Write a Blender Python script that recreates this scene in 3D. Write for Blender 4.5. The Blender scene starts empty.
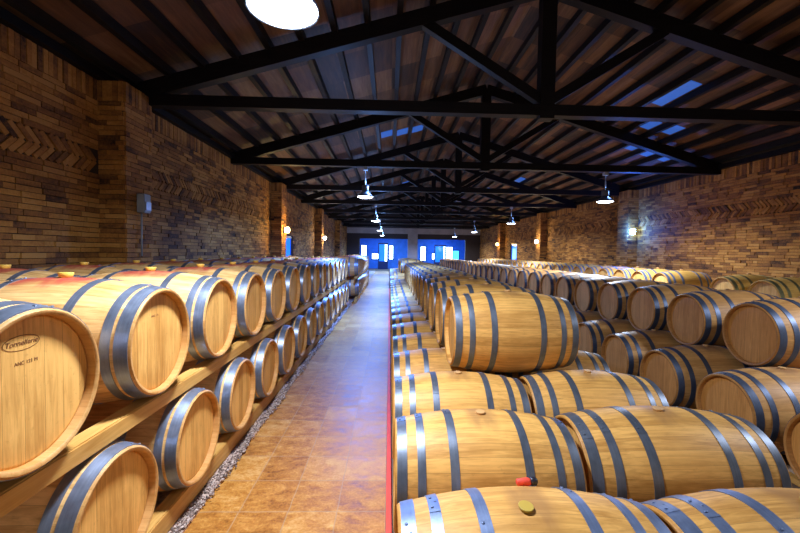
import bpy, bmesh, math, random
import numpy as np
from mathutils import Vector, Matrix
random.seed(7); RS = np.random.RandomState(11)
PI = math.pi
sc = bpy.context.scene
COL = sc.collection
LB, RBG, RHD = 1.0, 0.345, 0.286          # cask length, belly radius, head radius
PALE = (0.327, 0.272)
H = 1.62                      # eye height; everything below measured from the floor (z = 0)

# ------------------------------------------------------------------ materials
def new_mat(name):
    m = bpy.data.materials.new(name); m.use_nodes = True
    nt = m.node_tree; nt.nodes.clear()
    out = nt.nodes.new('ShaderNodeOutputMaterial')
    b = nt.nodes.new('ShaderNodeBsdfPrincipled')
    nt.links.new(b.outputs[0], out.inputs[0])
    return m, nt, b
def N(nt, t, **kw):
    n = nt.nodes.new(t)
    for k, v in kw.items(): setattr(n, k, v)
    return n
def L(nt, a, b): nt.links.new(a, b)
def math_node(nt, op, a, b=None, c=None):
    n = N(nt, 'ShaderNodeMath', operation=op)
    for i, v in enumerate((a, b, c)):
        if v is None: continue
        if isinstance(v, (int, float)): n.inputs[i].default_value = v
        else: L(nt, v, n.inputs[i])
    return n.outputs[0]
def ramp(nt, fac, stops, interp='LINEAR'):
    r = N(nt, 'ShaderNodeValToRGB'); cr = r.color_ramp; cr.interpolation = interp
    while len(cr.elements) < len(stops): cr.elements.new(0.5)
    for e, (p, c) in zip(cr.elements, stops):
        e.position = p; e.color = tuple(c) + (1,)
    L(nt, fac, r.inputs[0]); return r.outputs[0]
def mix(nt, fac, a, b, mode='MIX'):
    n = N(nt, 'ShaderNodeMix', data_type='RGBA', blend_type=mode)
    if isinstance(fac, (int, float)): n.inputs[0].default_value = fac
    else: L(nt, fac, n.inputs[0])
    for i, v in ((6, a), (7, b)):
        if isinstance(v, tuple): n.inputs[i].default_value = tuple(v) + ((1,) if len(v) == 3 else ())
        else: L(nt, v, n.inputs[i])
    return n.outputs[2]
def noise(nt, vec, scale, detail=4, rough=0.55, dist=0.0):
    n = N(nt, 'ShaderNodeTexNoise'); n.inputs['Scale'].default_value = scale
    n.inputs['Detail'].default_value = detail; n.inputs['Roughness'].default_value = rough
    n.inputs['Distortion'].default_value = dist
    if vec is not None: L(nt, vec, n.inputs['Vector'])
    return n.outputs[0]
def mapping(nt, vec, scale=(1,1,1), loc=(0,0,0)):
    m = N(nt, 'ShaderNodeMapping'); m.inputs['Scale'].default_value = scale; m.inputs['Location'].default_value = loc
    L(nt, vec, m.inputs['Vector']); return m.outputs[0]
def bump(nt, b, h, strength=0.3, dist=0.01):
    n = N(nt, 'ShaderNodeBump'); n.inputs['Strength'].default_value = strength; n.inputs['Distance'].default_value = dist
    L(nt, h, n.inputs['Height']); L(nt, n.outputs[0], b.inputs['Normal'])
def plain(name, col, rough=0.6, metal=0.0, var=0.15, scale=8.0, emit=None, estr=0.0, bumpy=0.0):
    m, nt, b = new_mat(name)
    tc = N(nt, 'ShaderNodeTexCoord')
    n = noise(nt, tc.outputs['Object'], scale)
    lo = tuple(c*(1-var) for c in col); hi = tuple(min(1, c*(1+var)) for c in col)
    L(nt, ramp(nt, n, [(0.3, lo), (0.7, hi)]), b.inputs['Base Color'])
    b.inputs['Roughness'].default_value = rough; b.inputs['Metallic'].default_value = metal
    if emit:
        b.inputs['Emission Color'].default_value = tuple(emit) + (1,); b.inputs['Emission Strength'].default_value = estr
    if bumpy: bump(nt, b, n, bumpy)
    return m

def oak(name, c_lo, c_hi, head=False, stain=None, rough=0.52, nst=30):
    """oak staves running along local X (or head boards running along local Z)"""
    m, nt, b = new_mat(name)
    tc = N(nt, 'ShaderNodeTexCoord'); oi = N(nt, 'ShaderNodeObjectInfo')
    off = N(nt, 'ShaderNodeVectorMath', operation='ADD')
    sh = N(nt, 'ShaderNodeCombineXYZ')
    L(nt, math_node(nt, 'MULTIPLY', oi.outputs['Random'], 37.0), sh.inputs[0])
    L(nt, math_node(nt, 'MULTIPLY', oi.outputs['Random'], 11.0), sh.inputs[1])
    L(nt, tc.outputs['Object'], off.inputs[0]); L(nt, sh.outputs[0], off.inputs[1])
    sep = N(nt, 'ShaderNodeSeparateXYZ'); L(nt, tc.outputs['Object'], sep.inputs[0])
    if head:
        t = math_node(nt, 'MULTIPLY_ADD', sep.outputs[1], 13.0, math_node(nt, 'MULTIPLY', oi.outputs['Random'], 5.0))
        grain_scale = (40, 40, 3.0)
    else:
        ang = math_node(nt, 'ARCTAN2', sep.outputs[1], sep.outputs[2])
        t = math_node(nt, 'MULTIPLY', ang, nst/(2*PI))
        grain_scale = (2.2, 34, 34)
    cell = math_node(nt, 'FLOOR', t)
    fr = math_node(nt, 'FRACT', t)
    seam = math_node(nt, 'LESS_THAN', math_node(nt, 'ABSOLUTE', math_node(nt, 'SUBTRACT', fr, 0.5)), 0.488)
    cv = N(nt, 'ShaderNodeCombineXYZ'); L(nt, cell, cv.inputs[0]); L(nt, oi.outputs['Random'], cv.inputs[1])
    wn = N(nt, 'ShaderNodeTexWhiteNoise', noise_dimensions='3D'); L(nt, cv.outputs[0], wn.inputs[0])
    g = noise(nt, mapping(nt, off.outputs[0], grain_scale), 1.6, 6, 0.6, 0.6)
    blot = noise(nt, off.outputs[0], 5.0, 3, 0.6)
    f = math_node(nt, 'ADD', math_node(nt, 'MULTIPLY', wn.outputs[0], 0.26), math_node(nt, 'MULTIPLY', g, 0.95))
    f = math_node(nt, 'ADD', f, math_node(nt, 'MULTIPLY', blot, 0.35))
    f = math_node(nt, 'ADD', f, math_node(nt, 'MULTIPLY', math_node(nt, 'SUBTRACT', oi.outputs['Random'], 0.5), 0.16))
    col = ramp(nt, f, [(0.40, c_lo), (0.72, tuple((a+d)/2 for a, d in zip(c_lo, c_hi))), (1.05 and 0.98, c_hi)])
    # small weather marks
    mk = noise(nt, mapping(nt, off.outputs[0], (9, 22, 22)), 2.0, 5, 0.7)
    mkf = ramp(nt, mk, [(0.60, (0,0,0)), (0.76, (1,1,1))])
    col = mix(nt, math_node(nt, 'MULTIPLY', mkf, 0.35), col, tuple(c*0.45 for c in c_lo))
    col = mix(nt, seam, mix(nt, 0.55, col, tuple(c*0.5 for c in c_lo)), col)
    if stain:
        sx = math_node(nt, 'ABSOLUTE', sep.outputs[0])
        sn = noise(nt, mapping(nt, off.outputs[0], (7, 3, 3)), 2.0, 4)
        zz = math_node(nt, 'MULTIPLY_ADD', sn, 0.07, sep.outputs[2])
        a = ramp(nt, zz, [(stain[1], (0,0,0)), (stain[1]+0.03, (1,1,1))])
        bb = ramp(nt, math_node(nt, 'MULTIPLY_ADD', sn, 0.06, sx), [(stain[2], (1,1,1)), (stain[2]+0.05, (0,0,0))])
        col = mix(nt, math_node(nt, 'MULTIPLY', math_node(nt, 'MULTIPLY', a, bb), stain[3]), col, stain[0])
    if not head:
        ce = math_node(nt, 'GREATER_THAN', math_node(nt, 'ABSOLUTE', sep.outputs[0]), LB/2-0.009)
        rr = math_node(nt, 'SQRT', math_node(nt, 'ADD', math_node(nt, 'POWER', sep.outputs[1], 2.0), math_node(nt, 'POWER', sep.outputs[2], 2.0)))
        inner = math_node(nt, 'LESS_THAN', rr, 0.262)
        col = mix(nt, math_node(nt, 'MULTIPLY', math_node(nt, 'MAXIMUM', ce, inner), 0.6), col, tuple(a*0.5+d*0.5 for a, d in zip(c_lo, (0.45, 0.18, 0.03))))
    L(nt, col, b.inputs['Base Color'])
    b.inputs['Roughness'].default_value = rough
    b.inputs['Specular IOR Level'].default_value = 0.32
    bump(nt, b, math_node(nt, 'ADD', math_node(nt, 'MULTIPLY', g, 0.3), seam), 0.25, 0.003)
    return m
def steel(name, c, rough=0.34, metal=0.75):
    m, nt, b = new_mat(name)
    tc = N(nt, 'ShaderNodeTexCoord')
    n1 = noise(nt, tc.outputs['Object'], 9, 5, 0.65)
    n2 = noise(nt, mapping(nt, tc.outputs['Object'], (120, 6, 6)), 1.0, 3)
    f = math_node(nt, 'ADD', math_node(nt, 'MULTIPLY', n1, 0.7), math_node(nt, 'MULTIPLY', n2, 0.3))
    L(nt, ramp(nt, f, [(0.3, tuple(x*0.6 for x in c)), (0.7, tuple(min(1, x*1.25) for x in c))]), b.inputs['Base Color'])
    b.inputs['Metallic'].default_value = metal
    L(nt, math_node(nt, 'MULTIPLY_ADD', n1, 0.25, rough-0.1), b.inputs['Roughness'])
    bump(nt, b, n1, 0.12, 0.004)
    return m
def brick_mat(name):
    m, nt, b = new_mat(name)
    geo = N(nt, 'ShaderNodeNewGeometry'); tc = N(nt, 'ShaderNodeTexCoord')
    r = geo.outputs['Random Per Island']
    big = noise(nt, mapping(nt, tc.outputs['Object'], (1, 1, 2.6)), 1.3, 4, 0.6)
    fine = noise(nt, tc.outputs['Object'], 38, 5, 0.65)
    f = math_node(nt, 'ADD', math_node(nt, 'MULTIPLY', r, 0.40), math_node(nt, 'MULTIPLY', fine, 0.4))
    f = math_node(nt, 'ADD', f, math_node(nt, 'MULTIPLY', big, 0.85))
    col = ramp(nt, f, [(0.51, (0.022, 0.009, 0.004)), (0.63, (0.16, 0.060, 0.012)), (0.82, (0.37, 0.150, 0.026)), (0.97, (0.52, 0.235, 0.042)), (1.0, (0.54, 0.26, 0.06))])
    L(nt, col, b.inputs['Base Color']); b.inputs['Roughness'].default_value = 0.82
    bump(nt, b, fine, 0.5, 0.01)
    return m
def tile_mat(name):
    m, nt, b = new_mat(name)
    tc = N(nt, 'ShaderNodeTexCoord'); sep = N(nt, 'ShaderNodeSeparateXYZ'); L(nt, tc.outputs['Object'], sep.inputs[0])
    wob = noise(nt, tc.outputs['Object'], 9, 2)
    w = math_node(nt, 'MULTIPLY_ADD', wob, 0.012, -0.006)
    u = math_node(nt, 'DIVIDE', math_node(nt, 'ADD', sep.outputs[0], w), 0.302)
    v = math_node(nt, 'DIVIDE', math_node(nt, 'ADD', math_node(nt, 'ADD', sep.outputs[1], w), -0.07), 0.33)
    def edge(t, wd):
        f = math_node(nt, 'ABSOLUTE', math_node(nt, 'SUBTRACT', math_node(nt, 'FRACT', t), 0.5))
        return math_node(nt, 'GREATER_THAN', f, 0.5-wd)
    g = math_node(nt, 'MAXIMUM', edge(u, 0.013), edge(v, 0.013))
    cv = N(nt, 'ShaderNodeCombineXYZ'); L(nt, math_node(nt, 'FLOOR', u), cv.inputs[0]); L(nt, math_node(nt, 'FLOOR', v), cv.inputs[1])
    wn = N(nt, 'ShaderNodeTexWhiteNoise', noise_dimensions='3D'); L(nt, cv.outputs[0], wn.inputs[0])
    n1 = noise(nt, mapping(nt, tc.outputs['Object'], (1, 1.6, 1)), 8.0, 8, 0.72, 0.4)
    n2 = noise(nt, tc.outputs['Object'], 60, 3, 0.6)
    f = math_node(nt, 'ADD', math_node(nt, 'MULTIPLY', n1, 0.70), math_node(nt, 'MULTIPLY', wn.outputs[0], 0.12))
    f = math_node(nt, 'ADD', f, math_node(nt, 'MULTIPLY', n2, 0.30))
    col = ramp(nt, f, [(0.36, (0.17, 0.055, 0.009)), (0.48, (0.36, 0.135, 0.019)), (0.59, (0.50, 0.22, 0.038)), (0.74, (0.64, 0.37, 0.12))])
    col = mix(nt, g, col, mix(nt, n1, (0.16, 0.07, 0.02), (0.66, 0.38, 0.16)))
    L(nt, col, b.inputs['Base Color'])
    L(nt, math_node(nt, 'MULTIPLY_ADD', n1, 0.5, 0.20), b.inputs['Roughness'])
    b.inputs['Specular IOR Level'].default_value = 0.28
    bump(nt, b, math_node(nt, 'ADD', math_node(nt, 'MULTIPLY', n1, 1.2), math_node(nt, 'SUBTRACT', 1.0, g)), 0.35, 0.006)
    return m
def roof_mat(name):
    m, nt, b = new_mat(name)
    tc = N(nt, 'ShaderNodeTexCoord'); sep = N(nt, 'ShaderNodeSeparateXYZ'); L(nt, tc.outputs['Object'], sep.inputs[0])
    u = math_node(nt, 'DIVIDE', sep.outputs[0], 0.44); v = math_node(nt, 'DIVIDE', sep.outputs[1], 0.9)
    cv = N(nt, 'ShaderNodeCombineXYZ'); L(nt, math_node(nt, 'FLOOR', u), cv.inputs[0]); L(nt, math_node(nt, 'FLOOR', v), cv.inputs[1])
    wn = N(nt, 'ShaderNodeTexWhiteNoise', noise_dimensions='3D'); L(nt, cv.outputs[0], wn.inputs[0])
    g = noise(nt, mapping(nt, tc.outputs['Object'], (14, 1.2, 14)), 1.5, 5, 0.65)
    f = math_node(nt, 'ADD', math_node(nt, 'MULTIPLY', wn.outputs[0], 0.45), math_node(nt, 'MULTIPLY', g, 0.6))
    L(nt, ramp(nt, f, [(0.3, (0.05, 0.021, 0.010)), (0.6, (0.19, 0.078, 0.026)), (0.9, (0.38, 0.19, 0.08))]), b.inputs['Base Color'])
    b.inputs['Roughness'].default_value = 0.6; bump(nt, b, g, 0.3)
    return m
def timber(name, c_lo, c_hi, axis=1, rough=0.6):
    m, nt, b = new_mat(name)
    tc = N(nt, 'ShaderNodeTexCoord'); s = [26, 26, 26]; s[axis] = 1.8
    g = noise(nt, mapping(nt, tc.outputs['Object'], tuple(s)), 1.3, 6, 0.65, 0.8)
    k = noise(nt, tc.outputs['Object'], 3.0, 3)
    f = math_node(nt, 'ADD', math_node(nt, 'MULTIPLY', g, 0.7), math_node(nt, 'MULTIPLY', k, 0.35))
    L(nt, ramp(nt, f, [(0.35, c_lo), (0.75, c_hi)]), b.inputs['Base Color'])
    b.inputs['Roughness'].default_value = rough; b.inputs['Specular IOR Level'].default_value = 0.2; bump(nt, b, g, 0.2, 0.004)
    return m

M = {}
WINE = (0.42, 0.03, 0.035)
M['pale_staves'] = oak('pale_oak_staves', (0.44, 0.20, 0.045), (0.90, 0.57, 0.24), stain=(WINE, 0.327, 0.22, 0.85))
M['pale_head'] = oak('pale_oak_head', (0.42, 0.175, 0.030), (0.85, 0.48, 0.135), head=True)
M['honey_staves'] = oak('honey_oak_staves', (0.37, 0.155, 0.026), (0.82, 0.44, 0.115), stain=((0.30, 0.14, 0.05), 0.345, 0.08, 0.6))
M['honey_head'] = oak('honey_oak_head', (0.48, 0.22, 0.045), (0.74, 0.40, 0.11), head=True)
M['brown_staves'] = oak('brown_oak_staves', (0.34, 0.15, 0.04), (0.62, 0.33, 0.11), stain=((0.22, 0.10, 0.05), 0.345, 0.09, 0.6))
M['brown_head'] = oak('brown_oak_head', (0.42, 0.17, 0.035), (0.70, 0.34, 0.09), head=True)
M['amber_staves'] = oak('amber_oak_staves', (0.50, 0.25, 0.05), (0.78, 0.47, 0.12))
M['amber_head'] = oak('amber_oak_head', (0.58, 0.28, 0.06), (0.88, 0.55, 0.18), head=True)
M['steel'] = steel('galvanised_steel', (0.20, 0.26, 0.42), 0.42, 0.6)
M['pale_steel'] = steel('silvery_blue_steel', (0.24, 0.285, 0.39), 0.36, 0.7)
M['mid_steel'] = steel('grey_galvanised_steel', (0.15, 0.175, 0.225), 0.40, 0.6)
M['dark_steel'] = steel('dark_galvanised_steel', (0.09, 0.115, 0.18), 0.42, 0.6)
M['green_steel'] = steel('greenish_galvanised_steel', (0.34, 0.34, 0.18), 0.4)
M['yellow_rubber'] = plain('yellow_silicone', (0.85, 0.50, 0.08), 0.45, var=0.1)
M['ochre_rubber'] = plain('ochre_silicone', (0.50, 0.33, 0.05), 0.5, var=0.1)
M['wood_plug'] = plain('turned_wood_plug', (0.60, 0.33, 0.12), 0.55)
M['brick'] = brick_mat('old_brick'); M['mortar'] = plain('dark_mortar', (0.045, 0.028, 0.016), 0.95, bumpy=0.4)
M['tile'] = tile_mat('terracotta_tile'); M['roof'] = roof_mat('roof_boards')
M['concrete'] = plain('dusty_concrete', (0.16, 0.10, 0.065), 0.85, scale=3, bumpy=0.3)
M['beam'] = timber('black_stained_timber', (0.004, 0.003, 0.004), (0.014, 0.010, 0.010), 0, 0.5)
M['purlin'] = timber('dark_purlin_timber', (0.008, 0.006, 0.006), (0.028, 0.02, 0.016), 1, 0.5)
M['rail'] = timber('pine_rail', (0.46, 0.22, 0.045), (0.74, 0.43, 0.13), 1, 0.5)
M['red'] = plain('red_paint', (0.80, 0.07, 0.035), 0.65)
M['render'] = plain('pale_render', (0.42, 0.37, 0.34), 0.85, scale=2)
M['dark_panel'] = plain('dark_brown_panel', (0.035, 0.022, 0.02), 0.6)
M['grey_metal'] = plain('grey_painted_metal', (0.42, 0.45, 0.5), 0.4, 0.4)
M['lamp_metal'] = plain('smoky_reflector', (0.10, 0.12, 0.17), 0.4, 0.3)
M['dark_grey'] = plain('dark_grey_paint', (0.10, 0.11, 0.13), 0.6)
M['grey_plastic'] = plain('grey_plastic', (0.32, 0.34, 0.36), 0.5)
M['black'] = plain('black_plastic', (0.02, 0.02, 0.03), 0.3)
M['stone'] = plain('pebble', (0.50, 0.36, 0.29), 0.8, var=0.5, scale=45)
M['ink'] = plain('burnt_brand', (0.24, 0.09, 0.025), 0.8)
M['blue_lit_wall'] = plain('blue_lit_wall_tint', (0.05, 0.22, 0.75), 0.6, scale=2)  # blue lighting of the back room put into its wall colour
M['blue_frame'] = plain('dark_blue_frame', (0.008, 0.02, 0.10), 0.4)
M['lens'] = plain('lamp_lens', (0.9, 0.95, 1.0), 0.3, emit=(0.78, 0.88, 1.0), estr=14)
M['warm_bulb'] = plain('warm_bulb', (1, 0.9, 0.6), 0.3, emit=(1.0, 0.72, 0.22), estr=25)
M['white_bulb'] = plain('white_bulb', (1, 1, 0.9), 0.3, emit=(1.0, 0.93, 0.75), estr=20)
M['blue_bulb'] = plain('blue_white_bulb', (0.8, 0.9, 1), 0.3, emit=(0.30, 0.62, 1.0), estr=30)
M['day_pane'] = plain('daylit_glass', (0.8, 0.9, 1), 0.1, emit=(0.50, 0.75, 1.0), estr=9)
M['cyan_pane'] = plain('cyan_daylit_glass', (0.2, 0.7, 1), 0.1, emit=(0.05, 0.50, 1.0), estr=3)
M['blue_pane'] = plain('blue_daylit_glass', (0.02, 0.15, 0.8), 0.1, emit=(0.01, 0.14, 0.85), estr=1.6)
M['roof_glow'] = plain('blue_roof_glow_patch', (0.01, 0.04, 0.22), 0.6, emit=(0.06, 0.22, 0.9), estr=0.45)  # emission imitating patches of blue light on the roof

# ------------------------------------------------------------------ object helpers
def link(name, me, mat=None, parent=None, loc=(0,0,0), rot=(0,0,0)):
    o = bpy.data.objects.new(name, me); COL.objects.link(o)
    if mat is not None:
        me.materials.clear()
        for mm in (mat if isinstance(mat, (list, tuple)) else [mat]): me.materials.append(mm)
    if parent is not None: o.parent = parent
    o.location = loc; o.rotation_euler = rot
    return o
def tag(o, label=None, cat=None, group=None, kind=None):
    if label: o['label'] = label
    if cat: o['category'] = cat
    if group: o['group'] = group
    if kind: o['kind'] = kind
    return o
def empty(name, loc=(0,0,0), rot=(0,0,0)):
    o = bpy.data.objects.new(name, None); COL.objects.link(o); o.location = loc; o.rotation_euler = rot
    o.empty_display_size = 0.1; return o
def bm_mesh(bm, name, smooth=False):
    bmesh.ops.recalc_face_normals(bm, faces=bm.faces)
    me = bpy.data.meshes.new(name); bm.to_mesh(me); bm.free()
    if smooth:
        for p in me.polygons: p.use_smooth = True
    return me
def add_box(bm, x0, x1, y0, y1, z0, z1, bev=0.0):
    r = bmesh.ops.create_cube(bm, size=1)
    bmesh.ops.scale(bm, vec=(x1-x0, y1-y0, z1-z0), verts=r['verts'])
    bmesh.ops.translate(bm, vec=((x0+x1)/2, (y0+y1)/2, (z0+z1)/2), verts=r['verts'])
    if bev:
        es = list({e for v in r['verts'] for e in v.link_edges})
        bmesh.ops.bevel(bm, geom=es, offset=bev, segments=2, affect='EDGES')
def box_mesh(x0, x1, y0, y1, z0, z1, bev=0.0, name='box'):
    bm = bmesh.new(); add_box(bm, x0, x1, y0, y1, z0, z1, bev); return bm_mesh(bm, name)
def add_beam(bm, p, q, w, h):
    """rectangular bar from p to q, w = size along Y, h = size across in the XZ plane (centre line p-q)"""
    p = Vector(p); q = Vector(q); d = (q-p); Lg = d.length; d.normalize()
    s = Vector((0,1,0)); u = s.cross(d)
    if u.length < 1e-4: u = Vector((1,0,0))
    u.normalize()
    vs = []
    for t in (p, q):
        for a, b in ((-1,-1), (1,-1), (1,1), (-1,1)):
            vs.append(bm.verts.new(t + s*(a*w/2) + u*(b*h/2)))
    for f in ((0,1,2,3), (7,6,5,4), (0,4,5,1), (1,5,6,2), (2,6,7,3), (3,7,4,0)): bm.faces.new([vs[i] for i in f])
def add_revolve(bm, prof, seg=48, axis='X', closed=False, mi=0):
    rings = []
    for (a, r) in prof:
        ring = []
        for k in range(seg):
            t = 2*PI*k/seg; c, s = r*math.cos(t), r*math.sin(t)
            ring.append(bm.verts.new((a, c, s) if axis == 'X' else (c, s, a)))
        rings.append(ring)
    n = len(rings)
    for i in range(n if closed else n-1):
        A, B = rings[i], rings[(i+1) % n]
        for k in range(seg):
            f = bm.faces.new((A[k], A[(k+1) % seg], B[(k+1) % seg], B[k])); f.smooth = True; f.material_index = mi
    return rings
def cap(bm, ring, mi=0):
    f = bm.faces.new(ring); f.material_index = mi

# ------------------------------------------------------------------ barrels
def rad(x): return RBG - (RBG-RHD)*(abs(x)/(LB/2))**1.9
def staves_bm(bm, seg, npr, mi=0):
    xs = [-LB/2 + 0.008 + (LB-0.016)*i/npr for i in range(npr+1)]
    prof = [(-LB/2+0.052, RHD-0.022), (-LB/2+0.006, RHD-0.020), (-LB/2, RHD-0.015), (-LB/2, RHD-0.005)]
    prof += [(x, rad(x)) for x in xs]
    prof += [(-a, r) for a, r in reversed(prof[:4])]
    k = 3
    add_revolve(bm, prof[k:-k], seg, mi=mi)
    for q in (prof[:2], prof[1:4], prof[-4:-1], prof[-2:]): add_revolve(bm, q, seg, mi=mi)
def head_bm(bm, seg, x, mi=0):
    R = RHD-0.021
    rg = add_revolve(bm, [(x-0.012, R), (x, R), (x+0.002, R*0.96), (x+0.003, R*0.6)], seg, mi=mi)
    cap(bm, rg[-1], mi)
HOOPS = [(0.016, 0.062), (0.112, 0.152), (0.275, 0.318)]       # distance from the end of the cask
def hoop_bm(bm, seg, d0, d1, mi=0, rivets=True, mirror=False):
    x0, x1 = LB/2-d1, LB/2-d0; t = 0.0035
    if mirror: x0, x1 = -x1, -x0
    xs = (x0, (x0+x1)/2, x1)
    add_revolve(bm, [(x, rad(x)+t) for x in xs], seg, mi=mi)
    for x in (x0, x1): add_revolve(bm, [(x, rad(x)-0.002), (x, rad(x)+t)], seg, mi=mi)
    if rivets:
        for a in (1.32, 1.44, 1.56):
            r = bmesh.ops.create_uvsphere(bm, u_segments=8, v_segments=6, radius=0.0065)
            xm = (x0+x1)/2; rr = rad(xm)+t
            bmesh.ops.scale(bm, vec=(1, 1, 0.5), verts=r['verts'])
            bmesh.ops.rotate(bm, cent=(0,0,0), matrix=Matrix.Rotation(-(a-PI/2), 3, 'X'), verts=r['verts'])
            bmesh.ops.translate(bm, vec=(xm + (0.008 if a != 1.44 else -0.008), rr*math.cos(a), rr*math.sin(a)), verts=r['verts'])
        # lap joint of the strip
        a0 = 1.26
        v = []
        for (a, x) in ((a0, x0), (a0, x1), (a0-0.035, x1), (a0-0.035, x0)):
            rr = rad(x)+t+0.0025; v.append(bm.verts.new((x, rr*math.cos(a), rr*math.sin(a))))
        f = bm.faces.new(v); f.material_index = mi
def bung_bm(bm, mi=0, big=True):
    r = 0.034 if big else 0.028; h = 0.030 if big else 0.016
    z = RBG-0.004
    rg = add_revolve(bm, [(z, r*0.8), (z+h*0.5, r*0.92), (z+h*0.9, r), (z+h, r*0.93)], 20, axis='Z', mi=mi)
    cap(bm, rg[-1], mi); cap(bm, list(reversed(rg[0])), mi)

def mesh_of(fn, name, mat):
    bm = bmesh.new(); fn(bm); me = bm_mesh(bm, name)
    me.materials.append(mat); return me
VAR = {}
def variant(key, staves, head, hoop, bungm, big, dims=(0.345, 0.286), hoops=((0.012, 0.064), (0.118, 0.160), (0.285, 0.330))):
    global RBG, RHD, HOOPS
    RBG, RHD = dims; HOOPS = hoops
    d = {'r': dims[0]}
    d['staves'] = mesh_of(lambda b: staves_bm(b, 72, 18), 'staves', M[staves])
    d['head'] = mesh_of(lambda b: head_bm(b, 64, 0.0), 'head', M[head])
    d['hoops'] = [mesh_of(lambda b, q=q: hoop_bm(b, 72, q[0], q[1]), 'hoop', M[hoop]) for q in HOOPS]
    d['bung'] = mesh_of(lambda b: bung_bm(b, big=big), 'bung', M[bungm])
    bm = bmesh.new()
    staves_bm(bm, 28, 8, 0); head_bm(bm, 28, LB/2-0.038, 1)
    b2 = bmesh.new(); head_bm(b2, 28, LB/2-0.038, 1)
    bmesh.ops.rotate(b2, cent=(0,0,0), matrix=Matrix.Rotation(PI, 3, 'Z'), verts=b2.verts)
    tmp = bpy.data.meshes.new('t'); b2.to_mesh(tmp); b2.free(); bm.from_mesh(tmp)
    for q in HOOPS:
        hoop_bm(bm, 28, q[0], q[1], 2, False); hoop_bm(bm, 28, q[0], q[1], 2, False, True)
    bung_bm(bm, 3, big)
    me = bm_mesh(bm, 'distant_barrel')
    for k in (staves, head, hoop, bungm): me.materials.append(M[k])
    d['far'] = me
    VAR[key] = d
variant('pale', 'pale_staves', 'pale_head', 'pale_steel', 'yellow_rubber', True, PALE, ((0.010, 0.066), (0.082, 0.122), (0.275, 0.315)))
variant('honey', 'honey_staves', 'honey_head', 'mid_steel', 'wood_plug', False)
variant('brown', 'brown_staves', 'brown_head', 'dark_steel', 'wood_plug', False)
variant('amber', 'amber_staves', 'amber_head', 'green_steel', 'wood_plug', True)
variant('amber_steel', 'amber_staves', 'amber_head', 'steel', 'wood_plug', True)
WORDS = ('first second third fourth fifth sixth seventh eighth ninth tenth eleventh twelfth thirteenth fourteenth fifteenth sixteenth '
         'seventeenth eighteenth nineteenth twentieth').split()
def ordi(n):
    if n <= 20: return WORDS[n-1]
    t = {2: 'twenty', 3: 'thirty'}[n//10]
    return {20: 'twentieth', 30: 'thirtieth'}.get(n, t + '-' + WORDS[n % 10 - 1]) if n % 10 else 'thirtieth'
NB = 0
def barrel(var, xc, y, z, label, group, near, bung=True, bung_tilt=None, sx=1.0):
    """z = height of the axis"""
    global NB; NB += 1
    d = VAR[var]; rx = random.uniform(-0.05, 0.05)
    if not near:
        o = link('wine_barrel', d['far'], None, None, (xc, y, z), (rx, 0, 0))
        o.scale.x = sx; return tag(o, label, 'barrel', group)
    r = empty('wine_barrel', (xc, y, z-d['r']), (0, 0, random.uniform(-0.008, 0.008)))
    def ch(nm, me, loc=(0,0,0), rot=(0,0,0)):
        o = bpy.data.objects.new(nm, me); COL.objects.link(o); o.parent = r
        o.location = (loc[0], loc[1], loc[2]+d['r']); o.rotation_euler = rot; return o
    ch('staves', d['staves'], rot=(rx, 0, 0))
    hs = []
    for s in (0, 1):
        hs.append(ch('head', d['head'], ((LB/2-0.038)*(1 if s == 0 else -1), 0, 0), (random.uniform(-.12, .12)*0, 0, PI*s)))
    for me in d['hoops']:
        a = random.uniform(-0.5, 0.35)
        ch('hoop', me, rot=(a, 0, 0)); ch('hoop', me, rot=(random.uniform(-0.35, 0.5), 0, PI))
    if bung:
        if bung_tilt: ch('bung', d['bung'], loc=bung_tilt[0], rot=bung_tilt[1])
        else: ch('bung', d['bung'])
    r.scale.x = sx; tag(r, label, 'barrel', group)
    return r, hs

FAR = 9.3
# --- rack beside the left wall
PL = 0.723
zU, zL = H-0.485, H-1.168
RBG, RHD = PALE
first_head = second_head = None
for k in range(14):
    y = 1.35+PL*k
    for tier, (yy, zz) in enumerate(((y, zU), (y+PL*0.5, zL))):
        nm = 'top' if tier == 0 else 'bottom'
        stain = 'red-stained by the bung, ' if tier == 0 else ''
        o = barrel('pale', (-1.18 if tier == 0 else -1.158)-LB/2, yy, zz, f'pale oak barrel, {stain}{ordi(k+1)} along {nm} tier beside aisle, left rack',
                   f'{nm} tier of the left rack along the aisle', yy < FAR)
        if tier == 0 and k < 2:
            if k == 0: first_head = o[1][0]
            else: second_head = o[1][0]
        barrel('pale', -2.23-LB/2, yy+0.05, zz, f'oak barrel hard against the left brick wall, {ordi(k+1)} along the {nm} tier',
               f'{nm} tier of the left rack against the wall', tier == 0 and yy < 5)
for k in range(9):
    y = 12.6+PL*k
    barrel('pale', -0.97-LB/2, y, zU, f'distant oak barrel beyond the left rack, {ordi(k+1)} along its upper row',
           'upper row of the far left stack', False)
    barrel('pale', -0.97-LB/2, y+PL/2, zL, f'distant oak barrel beyond the left rack, {ordi(k+1)} along its lower row',
           'lower row of the far left stack', False)
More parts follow.
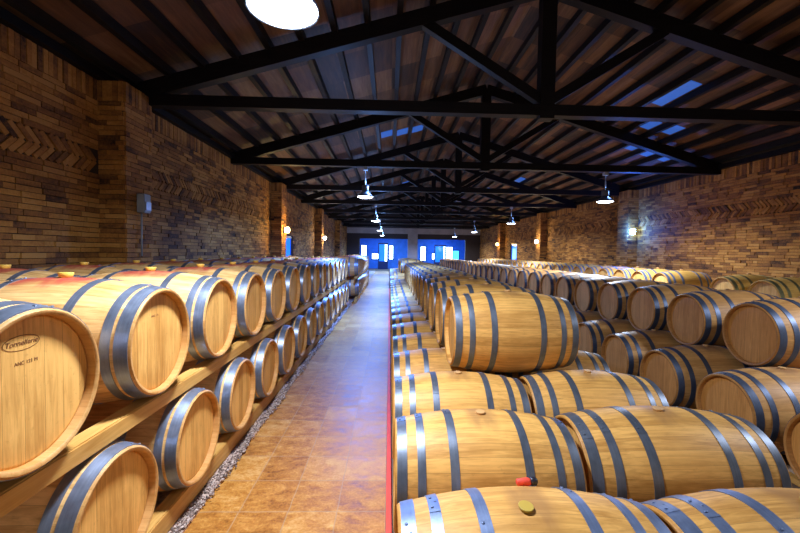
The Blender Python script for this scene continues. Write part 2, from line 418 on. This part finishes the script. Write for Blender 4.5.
# --- block just to the right of the aisle
RBG, RHD = 0.345, 0.286
PM = 0.74
zB, zT = H-1.26, H-0.665
def mid(y0, n, where, ntop, top0, fargrp):
    for k in range(n):
        y = y0+PM*k+(0.055 if k and not fargrp else 0)
        kw = {}
        if not fargrp and k == 0: kw = dict(bung_tilt=((-0.03, 0.0, 0.0), (0.10, 0.0, 0)))
        nr = y < FAR
        lbl = f'honey oak barrel, {ordi(k+1)} from the front in the aisle floor row, {where}'
        barrel('honey' if (fargrp or k) else 'front', 0.045+0.98*LB/2, y, zB, lbl, f'floor row edging the aisle, {where}', nr, sx=0.98, **kw)
        barrel('honey' if (fargrp or k) else 'front', (1.045 if k == 0 else 1.07)+LB*(1.09 if k < 2 and not fargrp else 1.0)/2, y+(0.06 if k else -0.01), zB, f'honey oak barrel, {ordi(k+1)} from the front in the second floor row, {where}',
               f'second floor row from the aisle, {where}', nr, sx=1.09 if k < 2 and not fargrp else 1.0)
    for k in range(ntop):
        y = top0+PM*k
        barrel('honey', 0.52+LB/2, y, zT, f'honey oak barrel {ordi(k+1)} from the front in the upper row, {where}',
               f'upper row, {where}', y < FAR)
variant('front', 'honey_staves', 'honey_head', 'steel', 'ochre_rubber', False)
RBG, RHD = 0.345, 0.286
mid(1.395, 17, 'middle block', 14, 3.31, False)
mid(17.2, 8, 'far middle block', 7, 17.2+PM/2, True)
# --- block in the centre right of the hall, darker casks
PC = 0.79
for k in range(30):
    y = 2.34+PC*k
    barrel('brown', 2.79+LB/2, y, H-1.265, f'dull brown barrel, {ordi(k+1)} from the front in the floor row, right block',
           'floor row of the right block', y < FAR)
    if k >= 1:
        y2 = y+PC*0.5-0.01
        barrel('brown', 3.35+LB/2, y2, H-0.712, f'dull brown barrel with dark hoops, {ordi(k)} from the front in the top row, right block',
               'top row of the right block', y2 < FAR)
    if y < 14: barrel('brown', 3.83+LB/2, y+0.02, H-1.265, f'brown barrel behind the floor row of the right block, {ordi(k+1)} from the front',
           'rear floor row of the right block', False)
# --- row against the right wall
ys = [6.09, 6.86] + [8.48+0.77*k for k in range(24)]
for i, y in enumerate(ys):
    a = 'amber' if i < 2 else 'amber_steel'
    w = 'amber barrel with greenish hoops' if i < 2 else 'bright amber barrel'
    barrel(a, 6.0+LB/2, y, H-0.65, f'{w} by the right brick wall, {ordi(i+1)} from the front',
           'raised row near the right wall', y < FAR+1)

# --- rails under the casks
def rail(x0, x1, y0, y1, z0, z1, label, group):
    cx, cy = (x0+x1)/2, y0
    me = box_mesh(x0-cx, x1-cx, 0, y1-y0, 0, z1-z0, 0.006, 'storage_rail')
    o = link('storage_rail', me, M['rail'], None, (cx, cy, z0))
    return tag(o, label, 'beam', group)
ztop = zU-rad(0.41)+0.004; zbot = zL+rad(0.41)
yA, yB = 0.9, 1.35+PL*13.6
for x, nm in ((-1.265, 'at the aisle edge'), (-2.09, 'at the inner barrel ends'), (-2.32, 'under the second column'), (-3.14, 'beside the brick wall')):
    rail(x-0.042, x+0.042, yA, yB, zbot-0.005, ztop-0.003, f'pine rail between both tiers of the left rack, {nm}', None)
    rail(x-0.042, x+0.042, yA, yB, 0.02, zL-rad(0.41)-0.002, f'pine rail on gravel below the left rack, {nm}', None)
for x, nm in ((-1.05, 'at the aisle edge'), (-1.84, 'inner')):
    rail(x-0.042, x+0.042, 12.3, 12.6+PL*8.9, zbot-0.005, ztop-0.003, f'pine rail between the far left stack rows, {nm}', None)
    rail(x-0.042, x+0.042, 12.3, 12.6+PL*8.9, 0.0, zL-rad(0.41)-0.002, f'pine floor rail under the far left stack, {nm}', None)
for x0, y0, y1, nm in ((0.045, 1.15, 13.8, 'row edging the aisle'), (1.045, 1.15, 13.8, 'second floor row'), (0.045, 17.0, 22.8, 'far block, row edging the aisle'),
                   (1.045, 17.0, 22.8, 'far block, second row'), (2.82, 2.1, 26.0, 'right block'), (3.83, 2.1, 14.0, 'rear of the right block')):
    for dx, e in ((0.14, 'nearer end of the casks'), (LB-0.14, 'farther end of the casks')):
        zt = H-1.262-rad(LB/2-0.14)-0.003
        rail(x0+dx-0.035, x0+dx+0.035, y0, y1, 0.0, zt, f'thin floor rail below barrels, {nm}, {e}', None)
# raised plinth carrying the casks by the right wall
me = box_mesh(-0.45, 0.45, 0, 23.1, 0, H-0.65-RBG-0.02, 0.01, 'plinth')
o = link('plinth', me, M['concrete'], None, (6.475, 5.6, 0)); tag(o, 'low concrete plinth under the raised barrels by the right wall', 'plinth')
for x, e in ((6.16, 'nearer the hall'), (6.79, 'nearer the wall')):
    rail(x-0.03, x+0.03, 5.65, 28.6, H-0.65-RBG-0.02, H-0.65-rad(0.315)-0.004, f'rail on the concrete plinth, {e}', None)

# --- brands on two heads
def text(s, size, par, loc, rot, name='lettering', shear=0.0):
    cu = bpy.data.curves.new(name, 'FONT'); cu.body = s; cu.size = size; cu.extrude = 0.0004
    cu.align_x = 'CENTER'; cu.align_y = 'CENTER'; cu.shear = shear
    cu.materials.append(M['ink'])
    t_ = bpy.data.objects.new('t', cu); COL.objects.link(t_)
    me = bpy.data.meshes.new_from_object(t_.evaluated_get(bpy.context.evaluated_depsgraph_get()))
    bpy.data.objects.remove(t_)
    o = bpy.data.objects.new(name, me); COL.objects.link(o); o.parent = par; o.location = loc; o.rotation_euler = rot
    return o
bm = bmesh.new()
ri, ro = [], []
for k in range(48):
    t = 2*PI*k/48
    ro.append(bm.verts.new((0.0, 0.066*math.cos(t), 0.026*math.sin(t)))); ri.append(bm.verts.new((0.0, 0.0635*math.cos(t), 0.0235*math.sin(t))))
for k in range(48): bm.faces.new((ro[k], ro[(k+1) % 48], ri[(k+1) % 48], ri[k]))
bmesh.ops.solidify(bm, geom=list(bm.faces), thickness=0.0006)
oval = link('brand_mark', bm_mesh(bm, 'brand_mark'), M['ink'], first_head, (0.0036, -0.03, 0.165))
text('Tonnellerie', 0.025, first_head, (0.0036, -0.03, 0.165), (PI/2, 0, PI/2), shear=0.25)
text('ANC 121 M', 0.017, first_head, (0.0036, -0.015, 0.097), (PI/2, 0, PI/2))
text('ANC 121', 0.016, second_head, (0.0036, -0.02, 0.135), (PI/2, 0, PI/2))

# --- red tap left between two casks
r = empty('bung_tool', (0.60, 1.395+0.208, zB+0.297), (0, 0, 0.1))
bm = bmesh.new(); rg = add_revolve(bm, [(-0.05, 0.008), (-0.045, 0.014), (0.0, 0.017), (0.012, 0.012)], 20); cap(bm, rg[0]); cap(bm, rg[-1])
link('grip', bm_mesh(bm, 'grip'), M['red'], r)
bm = bmesh.new(); rg = add_revolve(bm, [(0.010, 0.012), (0.016, 0.017), (0.034, 0.017), (0.042, 0.010)], 20); cap(bm, rg[0]); cap(bm, rg[-1])
link('cap', bm_mesh(bm, 'cap'), M['black'], r)
tag(r, 'small red and black tool lying between the two nearest honey barrels', 'tool')

# ------------------------------------------------------------------ floor
XL, XR, YN, YF = -3.6, 7.7, -1.4, 33.0
WALLH = H+2.04
me = box_mesh(XL-0.3, XR+0.3, YN, 39.0, -0.12, -0.004, name='floor'); tag(link('floor', me, M['concrete']), kind='structure')
me = box_mesh(-1.15, 0.0, YN, 33.0, -0.01, 0.0, name='floor_tiles'); tag(link('floor_tiles', me, M['tile']), kind='structure')
me = box_mesh(-3.6, -1.15, YN, 33.0, -0.01, 0.016, name='floor_gravel_bed'); tag(link('floor_gravel_bed', me, M['stone']), kind='structure')
bm = bmesh.new(); add_box(bm, 0.003, 0.036, YN, 17, -0.004, 0.035, 0.004); tag(link('steel_edging', bm_mesh(bm, 'steel_edging'), M['red']), 'red painted steel edging strip between the tiled aisle and the barrels', 'edging')
# pebbles
def pebbles():
    base = bmesh.new(); bmesh.ops.create_icosphere(base, subdivisions=1, radius=1)
    V = np.array([v.co[:] for v in base.verts]); F = np.array([[v.index for v in f.verts] for f in base.faces]); base.free()
    n = 4200
    y = 1.3 + (RS.rand(n)**1.6)*11; x = -1.216 + RS.rand(n)*0.11
    edge = -1.145 + 0.02*np.sin(y*5) + RS.randn(n)*0.012
    x = np.minimum(x, edge)
    s = 0.0045+0.006*RS.rand(n)
    co = V[None]*s[:, None, None]*(0.7+0.6*RS.rand(n, 1, 3))*np.array([1, 1, 0.7])
    co = co + RS.randn(n, 12, 3)*0.0007
    co[:, :, 0] += x[:, None]; co[:, :, 1] += y[:, None]; co[:, :, 2] += (0.016+0.3*s+0.006*RS.rand(n))[:, None]
    fs = (F[None] + 12*np.arange(n)[:, None, None]).reshape(-1, 3)
    me = bpy.data.meshes.new('gravel'); me.from_pydata(co.reshape(-1, 3).tolist(), [], fs.tolist()); return me
m, nt, b = new_mat('gravel_stone')
geo = N(nt, 'ShaderNodeNewGeometry')
L(nt, ramp(nt, geo.outputs['Random Per Island'], [(0, (0.07, 0.045, 0.035)), (0.5, (0.28, 0.19, 0.15)), (1, (0.58, 0.46, 0.39))]), b.inputs['Base Color'])
b.inputs['Roughness'].default_value = 0.8
tag(link('gravel', pebbles(), m), 'loose pink grey gravel strip between the tiles and the left rack', 'gravel', kind='stuff')

# ------------------------------------------------------------------ brick walls
class Bricks:
    def __init__(s): s.v = []; s.mats = []
    def add(s, o, u, n, uc, vc, hu, hv, ang=0.0, d=None):
        """o origin, u horizontal unit vector, n outward normal"""
        ca, sa = math.cos(ang), math.sin(ang)
        dep = RS.uniform(0.004, 0.020) if d is None else d
        c = []
        for (a, b_) in ((-1,-1), (1,-1), (1,1), (-1,1)):
            j = RS.uniform(-0.0018, 0.0018, 2)
            lu = a*hu+j[0]; lv = b_*hv+j[1]
            c.append((uc + lu*ca - lv*sa, vc + lu*sa + lv*ca))
        for dd in (-0.02, dep):
            for (a, b_) in c:
                s.v.append((o[0]+u[0]*a+n[0]*dd, o[1]+u[1]*a+n[1]*dd, o[2]+b_))
    def mesh(s, name, boxes=()):
        nb = len(s.v)//8
        F = np.array([[4,5,6,7], [0,1,5,4], [1,2,6,5], [2,3,7,6], [3,0,4,7]])
        fs = (F[None]+8*np.arange(nb)[:, None, None]).reshape(-1, 4)
        me = bpy.data.meshes.new(name); me.from_pydata([tuple(x) for x in s.v], [], fs.tolist())
        bm = bmesh.new(); bm.from_mesh(me); bmesh.ops.recalc_face_normals(bm, faces=bm.faces)
        n0 = len(bm.faces)
        for bx in boxes: add_box(bm, *bx)
        bm.faces.ensure_lookup_table()
        for f in bm.faces[n0:]: f.material_index = 1
        bm.to_mesh(me); bm.free()
        me.materials.append(M['brick']); me.materials.append(M['mortar'])
        return me
HB0, HB1 = H+0.90, H+1.19
def brick_face(B, o, u, n, u0, u1, hole=None, herring=True, z0=0.0, flip=1):
    ch = 0.060
    sol0 = WALLH-0.25
    rows = []
    z = z0
    while z < sol0-0.01:
        if herring and HB0-0.012 < z < HB1: z = HB1; continue
        h = min(ch, sol0-z)
        if herring and z < HB0 and z+h > HB0-0.02: h = HB0-z
        rows.append((z, h)); z += h
    def ok(a, b_, v0, v1):
        return not (hole and b_ > hole[0] and a < hole[1] and v0 < hole[2])
    for (z, h) in rows:
        a = u0 - RS.rand()*0.2
        while a < u1:
            l = RS.choice([0.28, 0.27, 0.26, 0.13, 0.28]) + RS.uniform(-0.02, 0.02)
            s0, s1 = max(a, u0), min(a+l, u1)
            if s1-s0 > 0.03 and ok(s0, s1, z, z+h):
                B.add(o, u, n, (s0+s1)/2, z+h/2, (s1-s0)/2-0.004, h/2-0.0035)
            a += l
    a = u0
    while a < u1-0.02:
        l = 0.062; s1 = min(a+l, u1)
        B.add(o, u, n, (a+s1)/2, (sol0+WALLH)/2, (s1-a)/2-0.004, 0.121, d=RS.uniform(0.010, 0.022)); a = s1
    if herring:
        p = 0.085; a = u0+0.10
        B.add(o, u, n, (u0+u1)/2, HB0+0.004, 0, 0)
        while a < u1-0.10:
            hl = 0.098
            for s in (1, -1):
                B.add(o, u, n, a, (HB0+HB1)/2 + s*0.070, hl, 0.026, ang=-s*flip*PI/4, d=RS.uniform(0.006, 0.024))
            a += p
PY = [5.22, 12.2, 19.2, 26.2]
def side_wall(name, xw, nx, hole):
    """xw the wall plane, nx +1 for the left wall (faces +X)"""
    B = Bricks(); o = (xw, 0, 0); u = (0, 1, 0); n = (nx, 0, 0)
    edges = [YN] + [q for p in PY for q in (p-0.27, p+0.27)] + [YF]
    for i in range(0, len(edges), 2):
        a, b_ = edges[i], edges[i+1]
        h = hole if (hole and a < hole[0] < b_) else None
        brick_face(B, o, u, n, a, b_, h, True, 0.0 if a < 12 else 0.9, flip=nx)
    x0, x1 = sorted((xw-nx*0.006, xw-nx*0.3))
    bx = [(x0, x1, YN, hole[0], -0.1, WALLH), (x0, x1, hole[1], YF, -0.1, WALLH), (x0, x1, hole[0], hole[1], hole[2], WALLH)]
    tag(link(name, B.mesh(name, bx)), kind='structure')
    for i, p in enumerate(PY):
        B = Bricks(); xf = xw+nx*0.32
        brick_face(B, (xf, 0, 0), u, n, p-0.27, p+0.27, None, False, 0.0)
        brick_face(B, (xw, p-0.27, 0), (nx, 0, 0), (0, -1, 0), 0.0, 0.32, None, False, 0.0)
        brick_face(B, (xw, p+0.27, 0), (nx, 0, 0), (0, 1, 0), 0.0, 0.32, None, False, 0.0)
        x0, x1 = sorted((xw-nx*0.02, xf-nx*0.006))
        tag(link(f'trim_{name[5:]}_pilaster', B.mesh('brick_pilaster', [(x0, x1, p-0.264, p+0.264, -0.05, WALLH-0.001)])), kind='structure')
HL, HR = (13.3, 14.6, H+0.52), (23.4, 24.6, H+0.66)
side_wall('wall_left', XL, 1, HL)
side_wall('wall_right', XR, -1, HR)

# glazed side doors
def side_door(nm, xw, nx, hole):
    a, b_, t = hole
    bm = bmesh.new(); x0, x1 = sorted((xw-nx*0.10, xw-nx*0.02))
    add_box(bm, x0, x1, a, a+0.07, 0, t); add_box(bm, x0, x1, b_-0.07, b_, 0, t); add_box(bm, x0, x1, a+0.07, b_-0.07, t-0.08, t); add_box(bm, x0, x1, a+0.07, b_-0.07, 0, 0.2)
    d = tag(link(nm, bm_mesh(bm, nm), M['blue_frame']), kind='structure')
    x0, x1 = sorted((xw-nx*0.07, xw-nx*0.055))
    link('pane', box_mesh(x0, x1, a+0.07, b_-0.07, 0.2, t-0.08), M['blue_pane'], d)
side_door('door_1', XL, 1, HL); side_door('door_2', XR, -1, HR)

# ------------------------------------------------------------------ far wall and the lit room behind
EYE = H
def S(name, bx, mat, bev=0): return tag(link(name, box_mesh(*bx, bev), mat), kind='structure')
ytop = WALLH+2.2
S('wall_back_jamb', (XL, -2.5, YF, YF+0.3, 0, H+1.57), M['dark_panel'])
S('wall_back_column', (1.55, 2.38, YF-0.12, YF+0.3, 0, H+2.0), M['render'])
S('wall_back_brick_panel', (6.45, XR, YF, YF+0.3, 0, H+1.57), M['dark_panel'])
S('wall_back_lintel', (XL, XR, YF-0.1, YF+0.3, H+1.55, H+2.02), M['render'])
S('wall_back_transom', (-2.5, 1.55, YF, YF+0.25, H+1.12, H+1.56), M['dark_panel'])
S('wall_back_transom', (2.38, 6.45, YF, YF+0.25, H+1.12, H+1.56), M['dark_panel'])
S('wall_back_gable', (XL, XR, YF, YF+0.3, H+2.0, H+4.0), M['dark_panel'])
YB = 38.0
S('wall_back_room', (XL, XR, YB, YB+0.2, 0, H+1.7), M['blue_lit_wall'])
S('wall_back_room_left', (XL-0.2, XL, YF, YB, 0, H+1.7), M['blue_lit_wall'])
S('wall_back_room_right', (XR, XR+0.2, YF, YB, 0, H+1.7), M['blue_lit_wall'])
S('ceiling_back_room', (XL, XR, YF+0.3, YB, H+1.6, H+1.75), M['blue_lit_wall'])
sp = YB/390.0                         # metres per pixel at the far facade
def pane_px(i, px0, px1, y0, y1, mat='day_pane', Y=YB, frame=True):
    """a window of the far room: frame with a pane"""
    s = Y/390.0; x0, x1 = (px0-389)*s, (px1-389)*s
    z1 = H+(252-y0)*s+0.02; z0 = max(0.05, H+(252-y1)*s)
    w = tag(link(f'ceiling_glow_{i}', box_mesh(x0-0.06, x1+0.06, Y-0.05, Y-0.01, z0-0.06, z1+0.06), M['blue_frame']), kind='structure')
    link('pane', box_mesh(x0, x1, Y-0.07, Y-0.052, z0, z1), M[mat], w)
pane_px(1, 361.5, 366, 246, 256)
pane_px(2, 372, 378, 254, 259)
pane_px(3, 389, 392.6, 246, 259)
pane_px(4, 420.5, 425, 246.5, 260)
pane_px(5, 432, 435, 253, 258.5)
pane_px(6, 446, 452, 246.5, 262)
pane_px(7, 453, 458.5, 250, 262, 'cyan_pane')
# inner framed door standing open to the aisle
def inner_door(nm, x0, x1, Y, zt, glow):
    bm = bmesh.new()
    add_box(bm, x0, x0+0.10, Y-0.06, Y, 0, zt); add_box(bm, x1-0.10, x1, Y-0.06, Y, 0, zt)
    add_box(bm, x0+0.10, x1-0.10, Y-0.06, Y, zt-0.14, zt); add_box(bm, x0+0.10, x1-0.10, Y-0.06, Y, 0.0, 0.75)
    d = tag(link(nm, bm_mesh(bm, nm), M['blue_frame']), kind='structure')
    xm = x0+0.10+(x1-x0-0.2)*(1-glow)
    link('pane', box_mesh(x0+0.10, xm, Y-0.04, Y-0.03, 0.75, zt-0.14), M['blue_pane'], d)
    link('pane', box_mesh(xm, x1-0.10, Y-0.04, Y-0.03, 0.75, zt-0.14), M['day_pane'], d)
inner_door('door_3', -1.05, -0.12, YB-1.2, H+0.85, 0.25)
inner_door('door_4', 4.25, 5.35, YB-1.2, H+0.75, 0.12)
for i, (x, y) in enumerate(((-1.9, 34.6), (-0.9, 34.6), (0.7, 34.6), (3.1, 34.6), (4.2, 35.4), (5.6, 34.6))):
    t = empty('ceiling_light', (x, y, H+1.6)); tag(t, f'small ceiling light of the blue room, {ordi(i+1)} from its left side', 'lamp', 'ceiling lights of the blue room')
    link('housing', box_mesh(-0.18, 0.18, -0.35, 0.35, -0.05, 0.0), M['grey_metal'], t)
    ld = bpy.data.lights.new('strip_glow', 'AREA'); ld.shape = 'RECTANGLE'; ld.size = 0.3; ld.size_y = 0.64; ld.energy = 60; ld.color = (0.25, 0.55, 1.0)
    lo = bpy.data.objects.new('strip_glow', ld); COL.objects.link(lo); lo.parent = t; lo.location = (0, 0, -0.085)
    link('diffuser', box_mesh(-0.15, 0.15, -0.32, 0.32, -0.075, -0.05), M['day_pane'], t)

# ------------------------------------------------------------------ roof
RX = 2.16; HT = H+1.93
zl = HT+0.02; zr = HT+1.66+0.12
def slope_z(x):                        # centre line of the rafters
    zc = HT+0.10
    return zc + 1.70*(x-XL)/(RX-XL) if x <= RX else zc + 1.70*(XR-x)/(XR-RX)
TY = [2.0+3.5*k for k in range(9)]
for i, y in enumerate(TY):
    t = empty('roof_truss', (RX, y, HT)); tag(t, f'black timber roof truss, {ordi(i+1)} from the camera end of the hall', 'truss', 'black roof trusses')
    def part(nm, segs):
        bm = bmesh.new()
        for p, q, w, h in segs: add_beam(bm, (p[0]-RX, 0, p[1]-HT), (q[0]-RX, 0, q[1]-HT), w, h)
        return link(nm, bm_mesh(bm, nm), M['beam'], t)
    part('tie_beam', [((XL-0.1, HT+0.075), (XR+0.1, HT+0.075), 0.15, 0.15)])
    part('rafter', [((XL-0.1, slope_z(XL)), (RX, slope_z(RX)), 0.14, 0.22)])
    part('rafter', [((XR+0.1, slope_z(XR)), (RX, slope_z(RX)), 0.14, 0.22)])
    part('king_post', [((RX, HT-0.04), (RX, slope_z(RX)), 0.16, 0.2)])
    part('strut', [((RX-0.06, HT+0.22), (RX-1.75, slope_z(RX-1.75)-0.03), 0.11, 0.13)])
    part('strut', [((RX+0.06, HT+0.22), (RX+1.70, slope_z(RX+1.70)-0.03), 0.11, 0.13)])
# sheathing (with purlins as its parts)
off = 0.11+0.10
bm = bmesh.new()
yc = (YN+YF)/2
for s in (-1, 1):
    xe = XL-0.3 if s < 0 else XR+0.3
    ze = slope_z(XL)-0.3*1.7/(RX-XL) if s < 0 else slope_z(XR)-0.3*1.7/(XR-RX)
    p = (xe, yc, ze+off+0.05); q = (RX, yc, slope_z(RX)+off+0.05)
    add_beam(bm, p, q, YF-YN+0.6, 0.05)
ceil = tag(link('ceiling', bm_mesh(bm, 'ceiling'), M['roof']), kind='structure')
for s in (-1, 1):
    n = 13
    for k in range(n):
        f = (k+0.35)/n
        x = XL+(RX-XL)*f if s < 0 else XR+(RX-XR)*f
        bm = bmesh.new(); z = slope_z(x)+0.11+0.055
        add_box(bm, x-0.04, x+0.04, YN, YF, z-0.055, z+0.06)
        link('purlin', bm_mesh(bm, 'purlin'), M['purlin'], ceil)
for nm, x0, x1 in (('trim_left_wall_plate', XL-0.25, XL+0.10), ('trim_right_wall_plate', XR-0.10, XR+0.25)):
    S(nm, (x0, x1, YN, YF, WALLH+0.001, WALLH+0.10), M['beam'])
# added emissive plates between purlins, imitating blue lamp light on the roof boards
glow_no = 8
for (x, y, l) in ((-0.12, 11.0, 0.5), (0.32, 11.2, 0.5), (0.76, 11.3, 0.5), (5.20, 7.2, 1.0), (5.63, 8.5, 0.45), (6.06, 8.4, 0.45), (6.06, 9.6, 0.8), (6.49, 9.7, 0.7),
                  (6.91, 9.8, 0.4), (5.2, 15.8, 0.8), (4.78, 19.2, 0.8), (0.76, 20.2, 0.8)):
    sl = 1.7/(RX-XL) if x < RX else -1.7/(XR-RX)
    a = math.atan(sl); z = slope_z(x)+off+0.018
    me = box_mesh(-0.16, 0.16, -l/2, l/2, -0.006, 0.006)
    o = link(f'ceiling_glow_{glow_no}', me, M['roof_glow'], None, (x, y, z), (0, -a, 0)); tag(o, kind='structure'); glow_no += 1

# ------------------------------------------------------------------ pendants
LAMPZ = H+1.25
def pendant(x, y, label, e, c):
    t = empty('pendant_lamp', (x, y, LAMPZ)); tag(t, label, 'lamp', 'high bay pendant lamps')
    def rev(nm, prof, mat, capped=True):
        bm = bmesh.new(); rg = add_revolve(bm, prof, 40, axis='Z')
        if capped: cap(bm, rg[-1]); cap(bm, list(reversed(rg[0])))
        return link(nm, bm_mesh(bm, nm), mat, t)
    rev('lens', [(-0.030, 0.055), (-0.022, 0.11), (-0.008, 0.16), (0.004, 0.178)], M['lens'])
    rev('reflector', [(0.0, 0.184), (0.012, 0.184), (0.05, 0.150), (0.10, 0.085), (0.125, 0.07), (0.125, 0.06), (0.095, 0.07), (0.045, 0.135), (0.006, 0.176)], M['lamp_metal'], False)
    h = rev('housing', [(0.125, 0.065), (0.13, 0.078), (0.25, 0.078), (0.262, 0.065)], M['dark_grey'])
    rev('hanging_rod', [(0.262, 0.012), (HT-LAMPZ-0.07, 0.012)], M['grey_metal'])
    link('bracket', box_mesh(-0.05, 0.05, -0.05, 0.05, HT-LAMPZ-0.075, HT-LAMPZ), M['grey_metal'], t)
    ld = bpy.data.lights.new('pendant_light', 'AREA'); ld.shape = 'DISK'; ld.size = 0.32; ld.energy = e; ld.color = c; ld.spread = 2.9
    lo = bpy.data.objects.new('pendant_light', ld); COL.objects.link(lo); lo.parent = t; lo.location = (0, 0, -0.04)
    ld = bpy.data.lights.new('added_uplight', 'POINT'); ld.energy = e*(0.12 if x < 1 else 0.04); ld.color = (0.2, 0.42, 1.0); ld.shadow_soft_size = 0.06  # added unseen blue uplight for the glow on the trusses around each pendant
    lo = bpy.data.objects.new('added_uplight', ld); COL.objects.link(lo); lo.parent = t; lo.location = (0.16, 0, 0.22)
    return t
PEND = 150
for j, (x, nm) in enumerate(((-0.57, 'above the aisle'), (5.0, 'above the right barrels'))):
    for i in range(5):
        y = TY[0]+7.0*i+(0.09 if i == 0 else 0)
        pendant(x, y, f'round white pendant lamp {nm}, {ordi(i+1)} from the camera end', 130 if i == 0 else (420 if j == 0 else 220), (0.78, 0.86, 1.0) if (i == 0 or j) else (0.13, 0.30, 1.0))

# ------------------------------------------------------------------ wall lamps
def wall_lamp(x, y, nx, mat, col, e, label, z=0.63, rz=0.0):
    t = empty('wall_lamp', (x, y, H+z), (0, 0, rz)); tag(t, label, 'lamp', 'wall lamps on the pilasters')
    link('back_plate', box_mesh(min(0, nx*0.025), max(0, nx*0.025), -0.06, 0.06, -0.09, 0.09, 0.004), M['grey_metal'], t)
    bm = bmesh.new(); rg = add_revolve(bm, [(-0.09, 0.03), (-0.07, 0.065), (0.0, 0.075), (0.07, 0.065), (0.09, 0.03)], 24, axis='Z'); cap(bm, rg[-1]); cap(bm, list(reversed(rg[0])))
    g = link('globe', bm_mesh(bm, 'globe'), mat, t, (nx*0.105, 0, 0))
    ld = bpy.data.lights.new('wall_light', 'POINT'); ld.energy = e; ld.color = col; ld.shadow_soft_size = 0.08
    lo = bpy.data.objects.new('wall_light', ld); COL.objects.link(lo); lo.parent = t; lo.location = (nx*0.30, 0, 0) if not rz else (nx*0.14, 0.24, 0)
for i, y in enumerate(PY):
    if i:
        warm = i in (1, 3)
        if i < 3: wall_lamp(XL+0.345, y-0.05, 1, M['warm_bulb'] if warm else M['white_bulb'], (1, 0.66, 0.22) if warm else (1, 0.85, 0.6), 38,
                  f'{"yellow" if warm else "whitish"} glowing wall lamp on the left wall, {ordi(i)} counted from the front')
        c = {1: ('blue_bulb', (0.03, 0.16, 1.0), 'blue-white'), 2: ('white_bulb', (1, 0.88, 0.6), 'whitish'), 3: ('warm_bulb', (1, 0.66, 0.2), 'yellow')}[i]
        wp = (XR-0.24, y-0.296) if i == 1 else (XR-0.345, y-0.1)
        wall_lamp(*wp, -1, M[c[0]], c[1], 110 if i == 1 else 26, rz=PI/2 if i == 1 else 0.0, z=0.74 if i == 1 else 0.63, label=f'{c[2]} glowing wall lamp on the right wall, {ordi(i)} counted from the front')

# switch box and conduit on the first pilaster
t = empty('switch_box', (XL+0.342, 5.20, H+0.58)); tag(t, 'small grey electrical box on the first brick pilaster, left wall', 'electrical box')
link('case', box_mesh(0, 0.10, -0.07, 0.07, -0.12, 0.12, 0.008), M['grey_plastic'], t)
link('cover', box_mesh(0.10, 0.115, -0.055, 0.055, -0.09, 0.02, 0.004), M['grey_metal'], t)
bm = bmesh.new(); rg = add_revolve(bm, [(-0.68, 0.010), (-0.12, 0.010)], 12, axis='Z'); cap(bm, rg[0]); cap(bm, rg[1])
link('conduit', bm_mesh(bm, 'conduit'), M['grey_plastic'], t, (0.02, 0.0, 0))

# ------------------------------------------------------------------ other light
w = bpy.data.worlds.new('World'); sc.world = w; w.use_nodes = True
bg = w.node_tree.nodes['Background']; bg.inputs[0].default_value = (1.0, 0.93, 0.82, 1); bg.inputs[1].default_value = 0.25

# ------------------------------------------------------------------ camera
cd = bpy.data.cameras.new('Camera'); cd.sensor_width = 36; cd.lens = 390*36/800; cd.clip_start = 0.05; cd.clip_end = 200
cam = bpy.data.objects.new('Camera', cd); COL.objects.link(cam)
yaw = math.radians(-1.6); pitch = math.atan(14.3/390); roll = math.radians(0.9)
R = Matrix.Rotation(yaw, 4, 'Z') @ Matrix.Rotation(PI/2-pitch, 4, 'X') @ Matrix.Rotation(roll, 4, 'Z')
cam.matrix_world = Matrix.Translation((0, 0, H)) @ R
sc.camera = cam
sc.view_settings.view_transform = 'Standard'; sc.view_settings.look = 'None'; sc.view_settings.gamma = 1
sc.view_settings.use_curve_mapping = False
sc.view_settings.exposure = 0.0
sc.cycles.use_denoising = True
